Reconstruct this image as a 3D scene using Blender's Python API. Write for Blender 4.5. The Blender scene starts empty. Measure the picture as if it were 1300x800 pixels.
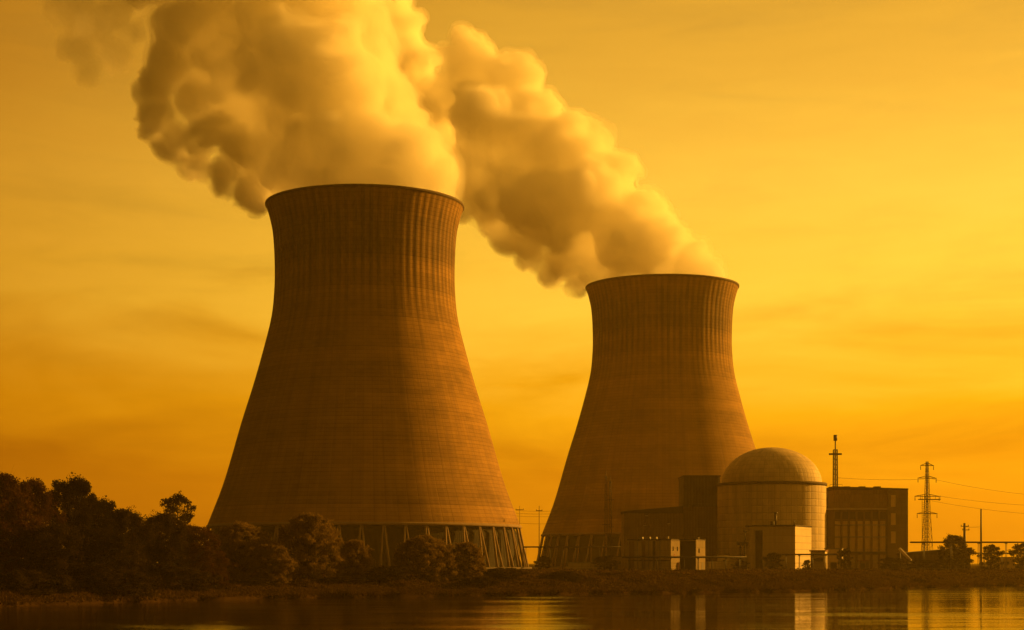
import bpy, math, random
import numpy as np
from mathutils import Vector, noise as mnoise

R = math.radians
rnd = random.Random(7)
C = bpy.context.scene
COL = C.collection

# ---------------------------------------------------------------- camera
EYE = 7.0            # eye height above the river, metres
F = 2147.0           # focal length in pixels of the 1300 px wide photograph
HZ = 715.0           # horizon row
cam_d = bpy.data.cameras.new('camera')
cam = bpy.data.objects.new('camera', cam_d)
COL.objects.link(cam)
cam.location = (0, 0, EYE)
cam.rotation_euler = (R(90), 0, 0)
cam_d.sensor_width = 36.0
cam_d.lens = F / 1300.0 * 36.0
cam_d.shift_y = (HZ - 400.0) / 1300.0
cam_d.clip_start = 0.5
cam_d.clip_end = 20000
C.camera = cam

# ---------------------------------------------------------------- sun, sky, exposure
SUN_AZ = 63.0        # degrees to the right of the viewing direction
SUN_EL = 15.0
sd = Vector((math.sin(R(SUN_AZ)) * math.cos(R(SUN_EL)), math.cos(R(SUN_AZ)) * math.cos(R(SUN_EL)), math.sin(R(SUN_EL))))
sun_l = bpy.data.lights.new('sun', 'SUN')
sun_l.energy = 4.8
sun_l.color = (1.0, 0.44, 0.045)
sun_l.angle = R(0.6)
sun = bpy.data.objects.new('sun', sun_l)
COL.objects.link(sun)
sun.rotation_euler = sd.to_track_quat('Z', 'Y').to_euler()

W = bpy.data.worlds.new("World")
C.world = W
W.use_nodes = True


class NT:
    """small helper for building node trees"""
    def __init__(self, nt):
        self.nt = nt
        nt.nodes.clear()

    def n(self, typ, ins=None, **props):
        nd = self.nt.nodes.new(typ)
        for k, v in props.items():
            setattr(nd, k, v)
        for k, v in (ins or {}).items():
            self.set(nd, k, v)
        return nd

    def set(self, nd, k, v):
        s = nd.inputs[k]
        if isinstance(v, bpy.types.NodeSocket):
            self.nt.links.new(v, s)
        elif isinstance(v, bpy.types.Node):
            self.nt.links.new(v.outputs[0], s)
        else:
            s.default_value = v

    def math(self, op, a, b=0.0, c=0.0):
        return self.n('ShaderNodeMath', {0: a, 1: b, 2: c}, operation=op).outputs[0]

    def ramp(self, fac, stops, interp='LINEAR'):
        nd = self.n('ShaderNodeValToRGB', {0: fac})
        cr = nd.color_ramp
        cr.interpolation = interp
        while len(cr.elements) < len(stops):
            cr.elements.new(0.5)
        for e, (p, c) in zip(cr.elements, stops):
            e.position = p
            c = (c, c, c) if isinstance(c, (int, float)) else c
            e.color = (c[0], c[1], c[2], 1)
        return nd.outputs[0]

    def mix(self, fac, a, b, blend='MIX'):
        nd = self.n('ShaderNodeMix', data_type='RGBA', blend_type=blend)
        for k, v in ((0, fac), (6, a), (7, b)):
            if isinstance(v, tuple) and len(v) == 3:
                v = (*v, 1)
            self.set(nd, k, v)
        return nd.outputs[2]

    def noise(self, vec, scale, detail=4, rough=0.5, dist=0.0):
        return self.n('ShaderNodeTexNoise', {'Vector': vec, 'Scale': scale, 'Detail': detail, 'Roughness': rough, 'Distortion': dist}).outputs[0]

    def mapping(self, vec, scale=(1, 1, 1), loc=(0, 0, 0)):
        return self.n('ShaderNodeMapping', {'Vector': vec, 'Scale': scale, 'Location': loc}).outputs[0]


w = NT(W.node_tree)
out = w.n('ShaderNodeOutputWorld')
bg = w.n('ShaderNodeBackground', {'Strength': 0.845})
w.nt.links.new(bg.outputs[0], out.inputs['Surface'])
tc = w.n('ShaderNodeTexCoord')
dirv = w.n('ShaderNodeVectorMath', {0: tc.outputs['Generated']}, operation='NORMALIZE').outputs[0]
sx = w.n('ShaderNodeSeparateXYZ', {0: dirv})
hx, hy, hz = sx.outputs
# sky brightness by bearing, shaped to fill the towers: brighter sunward, dim behind the viewer
hl = w.math('SQRT', w.math('ADD', w.math('MULTIPLY', hx, hx), w.math('MULTIPLY', hy, hy)))
GLOW_AZ = 60.0       # bearing of a glow added beyond the frame to soften tower shading
dt = w.math('ADD', w.math('MULTIPLY', hx, math.sin(R(GLOW_AZ))), w.math('MULTIPLY', hy, math.cos(R(GLOW_AZ))))
ca = w.math('DIVIDE', dt, w.math('MAXIMUM', hl, 0.001))
az = w.math('MULTIPLY_ADD', ca, 0.5, 0.5)
azf = w.ramp(az, [(0.0, 0.09), (0.25, 0.14), (0.45, (0.32, 0.27, 0.16)), (0.56, (0.46, 0.37, 0.24)), (0.612, (0.57, 0.455, 0.31)),
                  (0.75, (0.88, 0.84, 0.78)), (0.866, 1.02), (1.0, 1.7)])
elev = w.math('ARCSINE', hz)
ef = w.math('DIVIDE', w.math('MAXIMUM', elev, 0.0), R(45))
# thin streaks of high cloud
sv = w.mapping(dirv, (1.9, 1.9, 9.0), (0.0, 0.0, 0.4))
n1 = w.noise(sv, 2.6, 7, 0.55, 0.6)
sv2 = w.mapping(dirv, (6.0, 6.0, 34.0), (3, 1, 7))
n2 = w.noise(sv2, 2.2, 6, 0.6, 0.8)
st = w.math('ADD', w.math('MULTIPLY', n1, 0.75), w.math('MULTIPLY', n2, 0.25))
ew = w.math('ADD', ef, w.math('MULTIPLY', w.math('SUBTRACT', n1, 0.5), 0.14))
grad = w.ramp(ew, [(0.0, (0.42, 0.118, 0.0002)), (0.06, (0.475, 0.154, 0.0003)), (0.12, (0.74, 0.330, 0.004)),
                   (0.20, (0.86, 0.50, 0.040)), (0.28, (0.80, 0.455, 0.046)), (0.36, (0.62, 0.325, 0.032)), (0.44, (0.52, 0.265, 0.024)),
                   (0.7, (0.32, 0.155, 0.018)), (1.0, (0.20, 0.10, 0.014))])
stf = w.ramp(st, [(0.30, (0.80, 0.81, 0.90)), (0.5, 1.0), (0.68, (1.09, 1.10, 1.12))])
c1 = w.mix(1.0, grad, azf, 'MULTIPLY')
c2 = w.mix(1.0, c1, stf, 'MULTIPLY')
# physical sky of the same low sun, warmed by the evening haze
sky = w.n('ShaderNodeTexSky', sky_type='NISHITA', sun_disc=False, sun_elevation=R(SUN_EL), sun_rotation=R(SUN_AZ),
          air_density=2.0, dust_density=6.0, ozone_density=1.0)
warm = w.mix(1.0, sky.outputs[0], (0.05, 0.020, 0.0015), 'MULTIPLY')
c3 = w.mix(0.12, c2, warm, 'ADD')
w.nt.links.new(c3, bg.inputs['Color'])

V = C.view_settings
C.display_settings.display_device = 'sRGB'
V.view_transform = 'Standard'
V.look = 'None'
V.exposure = 0.70
V.gamma = 1.0
V.use_curve_mapping = False
cy = C.cycles
cy.use_denoising = True
try:
    cy.denoiser = 'OPENIMAGEDENOISE'
except Exception:
    pass
cy.max_bounces = 32
cy.diffuse_bounces = 3
cy.glossy_bounces = 3
cy.volume_bounces = 32
cy.transparent_max_bounces = 96
cy.volume_step_rate = 0.5
cy.sample_clamp_indirect = 4.0
cy.caustics_reflective = False
cy.caustics_refractive = False


# ---------------------------------------------------------------- object helpers
def tag(o, label=None, cat=None, group=None, kind=None):
    if label: o['label'] = label
    if cat: o['category'] = cat
    if group: o['group'] = group
    if kind: o['kind'] = kind
    return o


def thing(name, label, cat, loc, rz=0.0, group=None):
    o = bpy.data.objects.new(name, None)
    o.empty_display_size = 2
    COL.objects.link(o)
    o.location = loc
    o.rotation_euler = (0, 0, rz)
    return tag(o, label, cat, group)


def copy_tree(o, parent=None):
    c = o.copy()
    COL.objects.link(c)
    c.parent = parent
    for ch in [x for x in COL.objects if x.parent == o]:
        copy_tree(ch, c)
    return c


class MB:
    def __init__(self):
        self.v, self.f, self.sm = [], [], []

    def add(self, vs, fs, smooth=False):
        b = len(self.v)
        self.v += [tuple(p) for p in vs]
        self.f += [tuple(i + b for i in f) for f in fs]
        self.sm += [smooth] * len(fs)
        return self

    def box(self, x0, x1, y0, y1, z0, z1):
        v = [(x, y, z) for z in (z0, z1) for y in (y0, y1) for x in (x0, x1)]
        return self.add(v, [(0, 2, 3, 1), (4, 5, 7, 6), (0, 1, 5, 4), (2, 6, 7, 3), (0, 4, 6, 2), (1, 3, 7, 5)])

    def prism(self, pts, z0, z1):
        """pts: xy polygon counter-clockwise; z1 may be a list of heights"""
        n = len(pts)
        zt = z1 if isinstance(z1, (list, tuple)) else [z1] * n
        v = [(x, y, z0) for x, y in pts] + [(x, y, z) for (x, y), z in zip(pts, zt)]
        f = [tuple(range(n - 1, -1, -1)), tuple(range(n, 2 * n))]
        f += [(i, (i + 1) % n, n + (i + 1) % n, n + i) for i in range(n)]
        return self.add(v, f)

    def tube(self, pts, radii, n=8, cap=True):
        if isinstance(radii, (int, float)):
            radii = [radii] * len(pts)
        pts = [Vector(p) for p in pts]
        v, f = [], []
        for i, p in enumerate(pts):
            d = (pts[min(i + 1, len(pts) - 1)] - pts[max(i - 1, 0)]).normalized()
            a = Vector((0, 0, 1)) if abs(d.z) < 0.9 else Vector((1, 0, 0))
            u = d.cross(a).normalized()
            q = d.cross(u)
            for k in range(n):
                t = 2 * math.pi * k / n
                v.append(p + (u * math.cos(t) + q * math.sin(t)) * radii[i])
        for i in range(len(pts) - 1):
            for k in range(n):
                a, b = i * n + k, i * n + (k + 1) % n
                f.append((a, b, b + n, a + n))
        if cap:
            f.append(tuple(range(n - 1, -1, -1)))
            f.append(tuple((len(pts) - 1) * n + k for k in range(n)))
        return self.add(v, f, n >= 6)

    def lathe(self, prof, n=96, a0=0.0, a1=2 * math.pi):
        full = abs(a1 - a0 - 2 * math.pi) < 1e-6
        m = n if full else n + 1
        v = []
        for r, z in prof:
            for k in range(m):
                t = a0 + (a1 - a0) * k / n
                v.append((r * math.cos(t), r * math.sin(t), z))
        f = []
        for i in range(len(prof) - 1):
            for k in range(n):
                a, b = i * m + k, i * m + (k + 1) % m
                f.append((a, b, b + m, a + m))
        return self.add(v, f, True)

    def build(self, name, mat, parent=None, loc=None):
        me = bpy.data.meshes.new(name)
        me.from_pydata(self.v, [], self.f)
        me.polygons.foreach_set('use_smooth', self.sm)
        me.materials.append(mat)
        me.update()
        o = bpy.data.objects.new(name, me)
        COL.objects.link(o)
        if parent: o.parent = parent
        if loc: o.location = loc
        return o


def mesh_np(name, verts, faces, mat, parent=None, smooth=False):
    """verts (n,3) float array, faces (m,k) int array"""
    me = bpy.data.meshes.new(name)
    m, k = faces.shape
    me.vertices.add(len(verts))
    me.vertices.foreach_set('co', np.ascontiguousarray(verts, dtype=np.float32).ravel())
    me.loops.add(m * k)
    me.loops.foreach_set('vertex_index', np.ascontiguousarray(faces, dtype=np.int32).ravel())
    me.polygons.add(m)
    me.polygons.foreach_set('loop_start', np.arange(0, m * k, k, dtype=np.int32))
    me.polygons.foreach_set('loop_total', np.full(m, k, dtype=np.int32))
    me.polygons.foreach_set('use_smooth', np.full(m, smooth, dtype=bool))
    me.materials.append(mat)
    me.update(calc_edges=True)
    me.validate()
    o = bpy.data.objects.new(name, me)
    COL.objects.link(o)
    if parent: o.parent = parent
    return o


def at(px, py, D):
    """world point seen at photo pixel (px, py) at distance D along the view"""
    return Vector(((px - 650.0) * D / F, D, EYE + (HZ - py) * D / F))


# ---------------------------------------------------------------- materials
def mat(name):
    m = bpy.data.materials.new(name)
    m.use_nodes = True
    t = NT(m.node_tree)
    t.out = t.n('ShaderNodeOutputMaterial')
    return m, t


def principled(t, col, rough=0.8, metal=0.0, bump=None, bstr=0.3, bdist=0.1, spec=0.3):
    b = t.n('ShaderNodeBsdfPrincipled', {'Roughness': rough, 'Metallic': metal, 'Specular IOR Level': spec})
    t.set(b, 'Base Color', (*col, 1) if isinstance(col, tuple) else col)
    if bump is not None:
        bn = t.n('ShaderNodeBump', {'Height': bump, 'Strength': bstr, 'Distance': bdist})
        t.set(b, 'Normal', bn.outputs[0])
    t.nt.links.new(b.outputs[0], t.out.inputs['Surface'])
    return b


def simple_mat(name, col, rough=0.7, metal=0.0, var=0.25, scale=0.6, streak=True, bump=0.15):
    """painted / weathered surface: mottling plus vertical run-off streaks"""
    m, t = mat(name)
    oc = t.n('ShaderNodeTexCoord').outputs['Object']
    n1 = t.noise(oc, scale, 6, 0.6)
    n2 = t.noise(t.mapping(oc, (1.3, 1.3, 0.06)), scale * 2.5, 5, 0.6)
    f = t.math('MULTIPLY', t.math('ADD', n1, n2 if streak else n1), 0.5)
    c = t.ramp(f, [(0.3, tuple(x * (1 - var) for x in col)), (0.55, col), (0.75, tuple(min(1, x * (1 + var * .6)) for x in col))])
    principled(t, c, rough, metal, n1, bump, 0.05)
    return m


def clad_mat(name, col, pitch=0.9, rough=0.55, metal=0.0, var=0.2, seam_h=3.2):
    """ribbed sheet cladding with horizontal sheet joints"""
    m, t = mat(name)
    oc = t.n('ShaderNodeTexCoord').outputs['Object']
    s = t.n('ShaderNodeSeparateXYZ', {0: oc})
    hor = t.math('ADD', s.outputs[0], s.outputs[1])
    rib = t.math('PINGPONG', hor, pitch / 2)
    rib = t.math('SMOOTH_MIN', t.math('DIVIDE', rib, pitch / 2), 0.7, 0.2)
    zz = t.math('FRACT', t.math('DIVIDE', s.outputs[2], seam_h))
    seam = t.math('LESS_THAN', zz, 0.055)
    panel = t.n('ShaderNodeTexWhiteNoise', {0: t.n('ShaderNodeCombineXYZ', {
        0: t.math('FLOOR', t.math('DIVIDE', hor, pitch * 4)), 2: t.math('FLOOR', t.math('DIVIDE', s.outputs[2], seam_h))}).outputs[0]}).outputs[0]
    n2 = t.noise(t.mapping(oc, (1.0, 1.0, 0.07)), 0.9, 5, 0.6)
    f = t.math('ADD', t.math('MULTIPLY', n2, 0.7), t.math('MULTIPLY', panel, 0.3))
    c = t.ramp(f, [(0.25, tuple(x * (1 - var) for x in col)), (0.75, tuple(min(1, x * (1 + var)) for x in col))])
    c = t.mix(t.math('MULTIPLY', seam, 0.45), c, tuple(x * 0.4 for x in col))
    principled(t, c, rough, metal, t.math('SUBTRACT', rib, seam), 0.5, 0.12)
    return m


def tower_mat():
    m, t = mat('tower_concrete')
    oc = t.n('ShaderNodeTexCoord').outputs['Object']
    s = t.n('ShaderNodeSeparateXYZ', {0: oc})
    x, y, z = s.outputs
    th = t.math('ARCTAN2', y, x)
    # formwork lifts and vertical joints
    zf = t.math('FRACT', t.math('DIVIDE', z, 1.55))
    lift = t.ramp(zf, [(0.0, 0.0), (0.10, 1.0), (0.90, 1.0), (1.0, 0.0)])
    zf2 = t.math('FRACT', t.math('DIVIDE', z, 12.4))
    lift2 = t.ramp(zf2, [(0.0, 0.0), (0.035, 1.0), (0.97, 1.0), (1.0, 0.0)])
    vf = t.math('FRACT', t.math('MULTIPLY', th, 88 / (2 * math.pi)))
    vj = t.ramp(vf, [(0.0, 0.0), (0.08, 1.0), (0.92, 1.0), (1.0, 0.0)])
    band = t.n('ShaderNodeTexWhiteNoise', {'W': t.math('FLOOR', t.math('DIVIDE', z, 1.55))}, noise_dimensions='1D').outputs[0]
    panel = t.n('ShaderNodeTexWhiteNoise', {0: t.n('ShaderNodeCombineXYZ', {
        0: t.math('FLOOR', t.math('MULTIPLY', th, 88 / (2 * math.pi))), 1: t.math('FLOOR', t.math('DIVIDE', z, 1.55))}).outputs[0]}).outputs[0]
    cyl = t.n('ShaderNodeCombineXYZ', {0: t.math('MULTIPLY', th, 45.0), 1: z, 2: 0.0}).outputs[0]
    mot = t.noise(t.mapping(cyl, (1, 1, 1)), 0.045, 8, 0.62)
    run = t.noise(t.mapping(cyl, (1, 0.035, 1)), 0.35, 6, 0.65)
    runb = t.noise(t.mapping(cyl, (1, 0.012, 1), (40, 0, 0)), 0.9, 4, 0.6)
    # dark run-off streaks hanging below the mouth, at the regular joints of the throat
    stripe = t.math('MULTIPLY_ADD', t.math('SINE', t.math('MULTIPLY', th, 74.0)), 0.5, 0.5)
    wob = t.noise(t.mapping(cyl, (1, 0.10, 1), (0, 9, 0)), 0.16, 4, 0.6)
    zo = t.math('ADD', z, t.math('MULTIPLY', t.math('SUBTRACT', run, 0.5), 26.0))
    zm = t.ramp(t.math('DIVIDE', zo, 160.0), [(0.52, 0.0), (0.68, 0.55), (0.78, 1.0), (0.865, 1.0), (0.92, 0.45), (0.97, 0.12)])
    stn = t.math('MULTIPLY', t.math('MULTIPLY', zm, t.ramp(stripe, [(0.25, 0.0), (0.75, 1.0)])), t.ramp(wob, [(0.30, 0.25), (0.62, 1.0)]))
    zband = t.ramp(t.math('DIVIDE', zo, 160.0), [(0.735, 0.0), (0.80, 1.0), (0.86, 0.9), (0.90, 0.0)])
    rbt = t.math('MULTIPLY', zband, t.ramp(wob, [(0.35, 0.3), (0.6, 1.0)]))
    c = t.ramp(mot, [(0.30, (0.225, 0.126, 0.032)), (0.5, (0.292, 0.168, 0.042)), (0.70, (0.340, 0.194, 0.052))])
    c = t.mix(t.math('MULTIPLY', t.ramp(run, [(0.42, 0.0), (0.72, 1.0)]), 0.5), c, (0.14, 0.085, 0.05))
    c = t.mix(t.math('MULTIPLY', t.ramp(runb, [(0.5, 0.0), (0.75, 1.0)]), 0.28), c, (0.44, 0.27, 0.09))
    c = t.mix(t.math('MULTIPLY', stn, 0.88), c, (0.075, 0.045, 0.025))
    c = t.mix(t.math('MULTIPLY', rbt, 0.62), c, (0.085, 0.055, 0.03))
    course = t.n('ShaderNodeTexWhiteNoise', {'W': t.math('FLOOR', t.math('DIVIDE', z, 6.2))}, noise_dimensions='1D').outputs[0]
    c = t.mix(1.0, c, t.ramp(course, [(0.0, 0.86), (1.0, 1.10)]), 'MULTIPLY')
    patch = t.noise(t.mapping(cyl, (0.5, 1, 1), (7, 3, 0)), 0.10, 5, 0.7)
    c = t.mix(1.0, c, t.ramp(patch, [(0.35, 0.80), (0.5, 1.0), (0.65, 1.14)]), 'MULTIPLY')
    tone = t.math('ADD', t.math('MULTIPLY', band, 0.14), t.math('MULTIPLY', panel, 0.10))
    c = t.mix(1.0, c, t.ramp(tone, [(0.0, 0.90), (0.24, 1.12)]), 'MULTIPLY')
    ln = t.math('MULTIPLY', t.math('MULTIPLY', lift, t.math('MULTIPLY_ADD', lift2, 0.5, 0.5)), t.math('MULTIPLY_ADD', vj, 0.45, 0.55))
    c = t.mix(1.0, c, t.ramp(ln, [(0.0, 0.66), (1.0, 1.0)]), 'MULTIPLY')
    fine = t.noise(cyl, 0.8, 6, 0.7)
    h = t.math('ADD', t.math('MULTIPLY', ln, 0.6), t.math('MULTIPLY', fine, 0.5))
    ribm = t.ramp(t.math('DIVIDE', z, 160.0), [(0.60, 0.0), (0.76, 1.0), (0.92, 0.8), (0.95, 0.2)])
    h = t.math('ADD', h, t.math('MULTIPLY', t.math('MULTIPLY', stripe, ribm), 1.6))
    principled(t, c, 0.9, 0, h, 0.5, 0.25, 0.2)
    return m


M = {}
M['tower'] = tower_mat()
M['pale_concrete'] = simple_mat('pale_concrete', (0.50, 0.42, 0.33), 0.85, var=0.2)
M['dark_concrete'] = simple_mat('dark_concrete', (0.10, 0.075, 0.055), 0.9)
M['leg_concrete'] = simple_mat('leg_concrete', (0.27, 0.19, 0.12), 0.9)
M['rim'] = simple_mat('rim_steel', (0.09, 0.06, 0.04), 0.8)
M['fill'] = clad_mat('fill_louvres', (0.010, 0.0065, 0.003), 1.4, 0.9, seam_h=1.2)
M['dark_clad'] = clad_mat('dark_cladding', (0.18, 0.12, 0.055), 1.1, 0.75)
M['umber_clad'] = clad_mat('umber_cladding', (0.085, 0.066, 0.042), 1.2, 0.8, var=0.3)
M['grid_clad'] = clad_mat('grid_cladding', (0.17, 0.125, 0.08), 1.5, 0.75, var=0.15, seam_h=1.6)
M['pale_clad'] = clad_mat('pale_cladding', (0.42, 0.33, 0.20), 1.2, 0.6, var=0.22)
M['white_clad'] = clad_mat('white_cladding', (0.50, 0.39, 0.24), 1.6, 0.55, var=0.12, seam_h=2.4)
M['steel'] = simple_mat('dark_steel', (0.055, 0.045, 0.04), 0.6, 0.2)
M['grey_steel'] = simple_mat('grey_steel', (0.22, 0.20, 0.18), 0.5, 0.3)
M['roofing'] = simple_mat('roof_felt', (0.06, 0.045, 0.035), 0.95, streak=False)
M['glass'] = simple_mat('dark_glazing', (0.03, 0.027, 0.022), 0.12, 0.0, streak=False, bump=0.0)
M['opening'] = simple_mat('dark_opening', (0.022, 0.018, 0.014), 0.9)
M['panel'] = simple_mat('buff_panel', (0.60, 0.45, 0.23), 0.8)
M['rust'] = simple_mat('rusty_red', (0.20, 0.07, 0.035), 0.8)


def dome_mat(name, col, nth, dz):
    m, t = mat(name)
    oc = t.n('ShaderNodeTexCoord').outputs['Object']
    s = t.n('ShaderNodeSeparateXYZ', {0: oc})
    x, y, z = s.outputs
    th = t.math('MULTIPLY', t.math('ARCTAN2', y, x), nth / (2 * math.pi))
    vj = t.ramp(t.math('FRACT', th), [(0.0, 0.0), (0.11, 1.0), (0.89, 1.0), (1.0, 0.0)])
    zj = t.ramp(t.math('FRACT', t.math('DIVIDE', z, dz)), [(0.0, 0.0), (0.11, 1.0), (0.89, 1.0), (1.0, 0.0)])
    j = t.math('MULTIPLY', vj, zj)
    pan = t.n('ShaderNodeTexWhiteNoise', {0: t.n('ShaderNodeCombineXYZ', {0: t.math('FLOOR', th), 1: t.math('FLOOR', t.math('DIVIDE', z, dz))}).outputs[0]}).outputs[0]
    run = t.noise(t.mapping(oc, (1, 1, 0.07)), 0.5, 6, 0.6)
    c = t.ramp(run, [(0.3, tuple(v * 0.72 for v in col)), (0.6, col), (0.8, tuple(v * 1.1 for v in col))])
    c = t.mix(1.0, c, t.ramp(pan, [(0.0, 0.88), (1.0, 1.08)]), 'MULTIPLY')
    c = t.mix(1.0, c, t.ramp(j, [(0.0, 0.76), (1.0, 1.0)]), 'MULTIPLY')
    principled(t, c, 0.7, 0, t.math('ADD', j, t.math('MULTIPLY', run, 0.3)), 0.4, 0.2)
    return m


M['reactor_wall'] = dome_mat('reactor_wall', (0.60, 0.46, 0.26), 60, 2.6)
M['reactor_dome'] = dome_mat('reactor_dome', (0.60, 0.47, 0.27), 60, 1.55)
M['sun_dimmed_clad'] = clad_mat('sun_dimmed_cladding', (0.125, 0.082, 0.030), 1.2, 0.8, var=0.3, seam_h=2.4)  # darkened twin of the wall cladding: tones down sunlit ends by colour


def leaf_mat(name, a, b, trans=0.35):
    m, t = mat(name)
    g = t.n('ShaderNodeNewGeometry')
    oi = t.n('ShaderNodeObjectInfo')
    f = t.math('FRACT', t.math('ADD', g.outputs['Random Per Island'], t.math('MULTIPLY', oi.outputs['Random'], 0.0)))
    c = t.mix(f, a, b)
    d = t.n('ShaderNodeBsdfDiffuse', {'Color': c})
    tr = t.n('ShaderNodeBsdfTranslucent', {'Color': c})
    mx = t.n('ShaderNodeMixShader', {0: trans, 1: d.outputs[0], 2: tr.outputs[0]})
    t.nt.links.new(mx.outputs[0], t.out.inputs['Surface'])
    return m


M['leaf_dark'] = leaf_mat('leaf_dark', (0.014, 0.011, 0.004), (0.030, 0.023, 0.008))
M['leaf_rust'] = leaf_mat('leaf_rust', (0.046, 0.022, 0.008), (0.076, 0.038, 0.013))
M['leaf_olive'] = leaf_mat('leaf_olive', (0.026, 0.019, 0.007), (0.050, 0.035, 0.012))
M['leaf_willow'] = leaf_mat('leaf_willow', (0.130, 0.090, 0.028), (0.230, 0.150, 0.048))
M['bark'] = simple_mat('bark', (0.060, 0.042, 0.030), 0.95, bump=0.5)
M['grass'] = leaf_mat('grass', (0.044, 0.026, 0.009), (0.084, 0.050, 0.018), 0.25)


def ground_mat():
    m, t = mat('bank_soil')
    oc = t.n('ShaderNodeTexCoord').outputs['Object']
    n1 = t.noise(oc, 0.05, 8, 0.6)
    n2 = t.noise(oc, 0.9, 7, 0.65)
    f = t.math('ADD', t.math('MULTIPLY', n1, 0.6), t.math('MULTIPLY', n2, 0.4))
    c = t.ramp(f, [(0.32, (0.018, 0.011, 0.005)), (0.5, (0.036, 0.021, 0.009)), (0.68, (0.065, 0.038, 0.016))])
    principled(t, c, 1.0, 0, n2, 0.8, 0.5, 0.0)
    return m


def water_mat():
    m, t = mat('river_water')
    oc = t.n('ShaderNodeTexCoord').outputs['Object']
    n1 = t.noise(t.mapping(oc, (0.10, 0.55, 1)), 1.0, 5, 0.55)
    n2 = t.noise(t.mapping(oc, (0.02, 0.05, 1)), 1.0, 3, 0.5)
    n3 = t.noise(t.mapping(oc, (0.9, 1.8, 1)), 1.0, 4, 0.5)
    calm = t.ramp(n2, [(0.42, 0.25), (0.62, 1.0)])
    h = t.math('MULTIPLY', t.math('ADD', n1, t.math('MULTIPLY', n3, 0.18)), calm)
    wb = principled(t, (0.020, 0.013, 0.005), 0.05, 0, h, 0.24, 0.40, 0.8)
    wb.inputs['Specular Tint'].default_value = (1.0, 0.86, 0.6, 1)
    return m


M['ground'] = ground_mat()
M['water'] = water_mat()

# ---------------------------------------------------------------- terrain and river
SH = [(-3500, -1500), (-900, -120), (-420, 20), (-200, 140), (-82.7, 273), (-50.6, 334), (0, 366), (38.7, 395), (68, 417), (120, 485), (157, 522),
      (260, 575), (500, 640), (1200, 700), (3500, 760)]
SHX = np.array([p[0] for p in SH], float)
SHY = np.array([p[1] for p in SH], float)


def shore(x):
    return np.interp(x, SHX, SHY)


PR = [(-40, -3.0), (-8, -1.2), (-0.5, -0.35), (0.2, 0.50), (3, 0.9), (10, 1.9), (24, 3.0), (45, 4.2), (70, 4.7), (9000, 4.7)]


def bank_k(x):
    dx = 2.0
    s = (shore(x + dx) - shore(x - dx)) / (2 * dx)
    return 1.0 / np.sqrt(1 + s * s)


def ground_z(x, y):
    d = (y - shore(x)) * bank_k(x)
    d = d + 1.6 * np.sin(x * 0.21) + 1.1 * np.sin(x * 0.57 + 1.0) + 0.6 * np.sin(x * 1.31)
    z = np.interp(d, [p[0] for p in PR], [p[1] for p in PR])
    amp = np.clip(d / 12.0, 0, 1) * np.clip(1.2 - d / 120.0, 0.06, 1)
    z = z + amp * (0.35 * np.sin(x * 0.33 + y * 0.11) + 0.28 * np.sin(x * 0.12 - y * 0.29) + 0.18 * np.sin(x * 0.83 + y * 0.47))
    return z


def gz(x, y):
    return float(ground_z(np.array([x]), np.array([y]))[0])


gx = np.concatenate([np.linspace(-2900, -320, 40), np.linspace(-300, 320, 420), np.linspace(340, 2900, 40)])
gd = np.concatenate([np.array([-45, -20, -10, -6, -4]), np.linspace(-3, 12, 46), np.linspace(13, 110, 90), np.geomspace(118, 5600, 36)])
GX, GD = np.meshgrid(gx, gd)
GY = np.minimum(shore(GX) + GD, 6300 + GD * 0.001)
GZ = ground_z(GX, GY)
nv, nu = GX.shape
ids = np.arange(nv * nu).reshape(nv, nu)
gf = np.stack([ids[:-1, :-1], ids[:-1, 1:], ids[1:, 1:], ids[1:, :-1]], -1).reshape(-1, 4)
ground = mesh_np('ground', np.stack([GX, GY, GZ], -1).reshape(-1, 3), gf, M['ground'], smooth=True)
tag(ground, kind='structure')
mb = MB()
mb.add([(-2900, -1480, 0), (2900, -1480, 0), (2900, 1100, 0), (-2900, 1100, 0)], [(0, 1, 2, 3)])
river = tag(mb.build('river', M['water']), kind='structure')

# ---------------------------------------------------------------- cooling towers
GR = 4.7
PROF = [(64.6, 21.7), (57.8, 39.6), (50.5, 64.7), (45.5, 80.8), (41.0, 97.1), (38.3, 108.7), (37.2, 120.0), (37.1, 130.6), (37.8, 142.5), (39.2, 149.5), (40.85, 154.7)]


def spline_r(z):
    zs = [p[1] for p in PROF]
    rs = [p[0] for p in PROF]
    ms = []
    for i in range(len(zs)):
        a, b = max(i - 1, 0), min(i + 1, len(zs) - 1)
        ms.append((rs[b] - rs[a]) / (zs[b] - zs[a]))
    for i in range(len(zs) - 1):
        if z <= zs[i + 1] or i == len(zs) - 2:
            h = zs[i + 1] - zs[i]
            t = (z - zs[i]) / h
            return ((2 * t**3 - 3 * t**2 + 1) * rs[i] + (t**3 - 2 * t**2 + t) * h * ms[i] + (-2 * t**3 + 3 * t**2) * rs[i + 1] + (t**3 - t**2) * h * ms[i + 1])


ZB = GR


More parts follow.
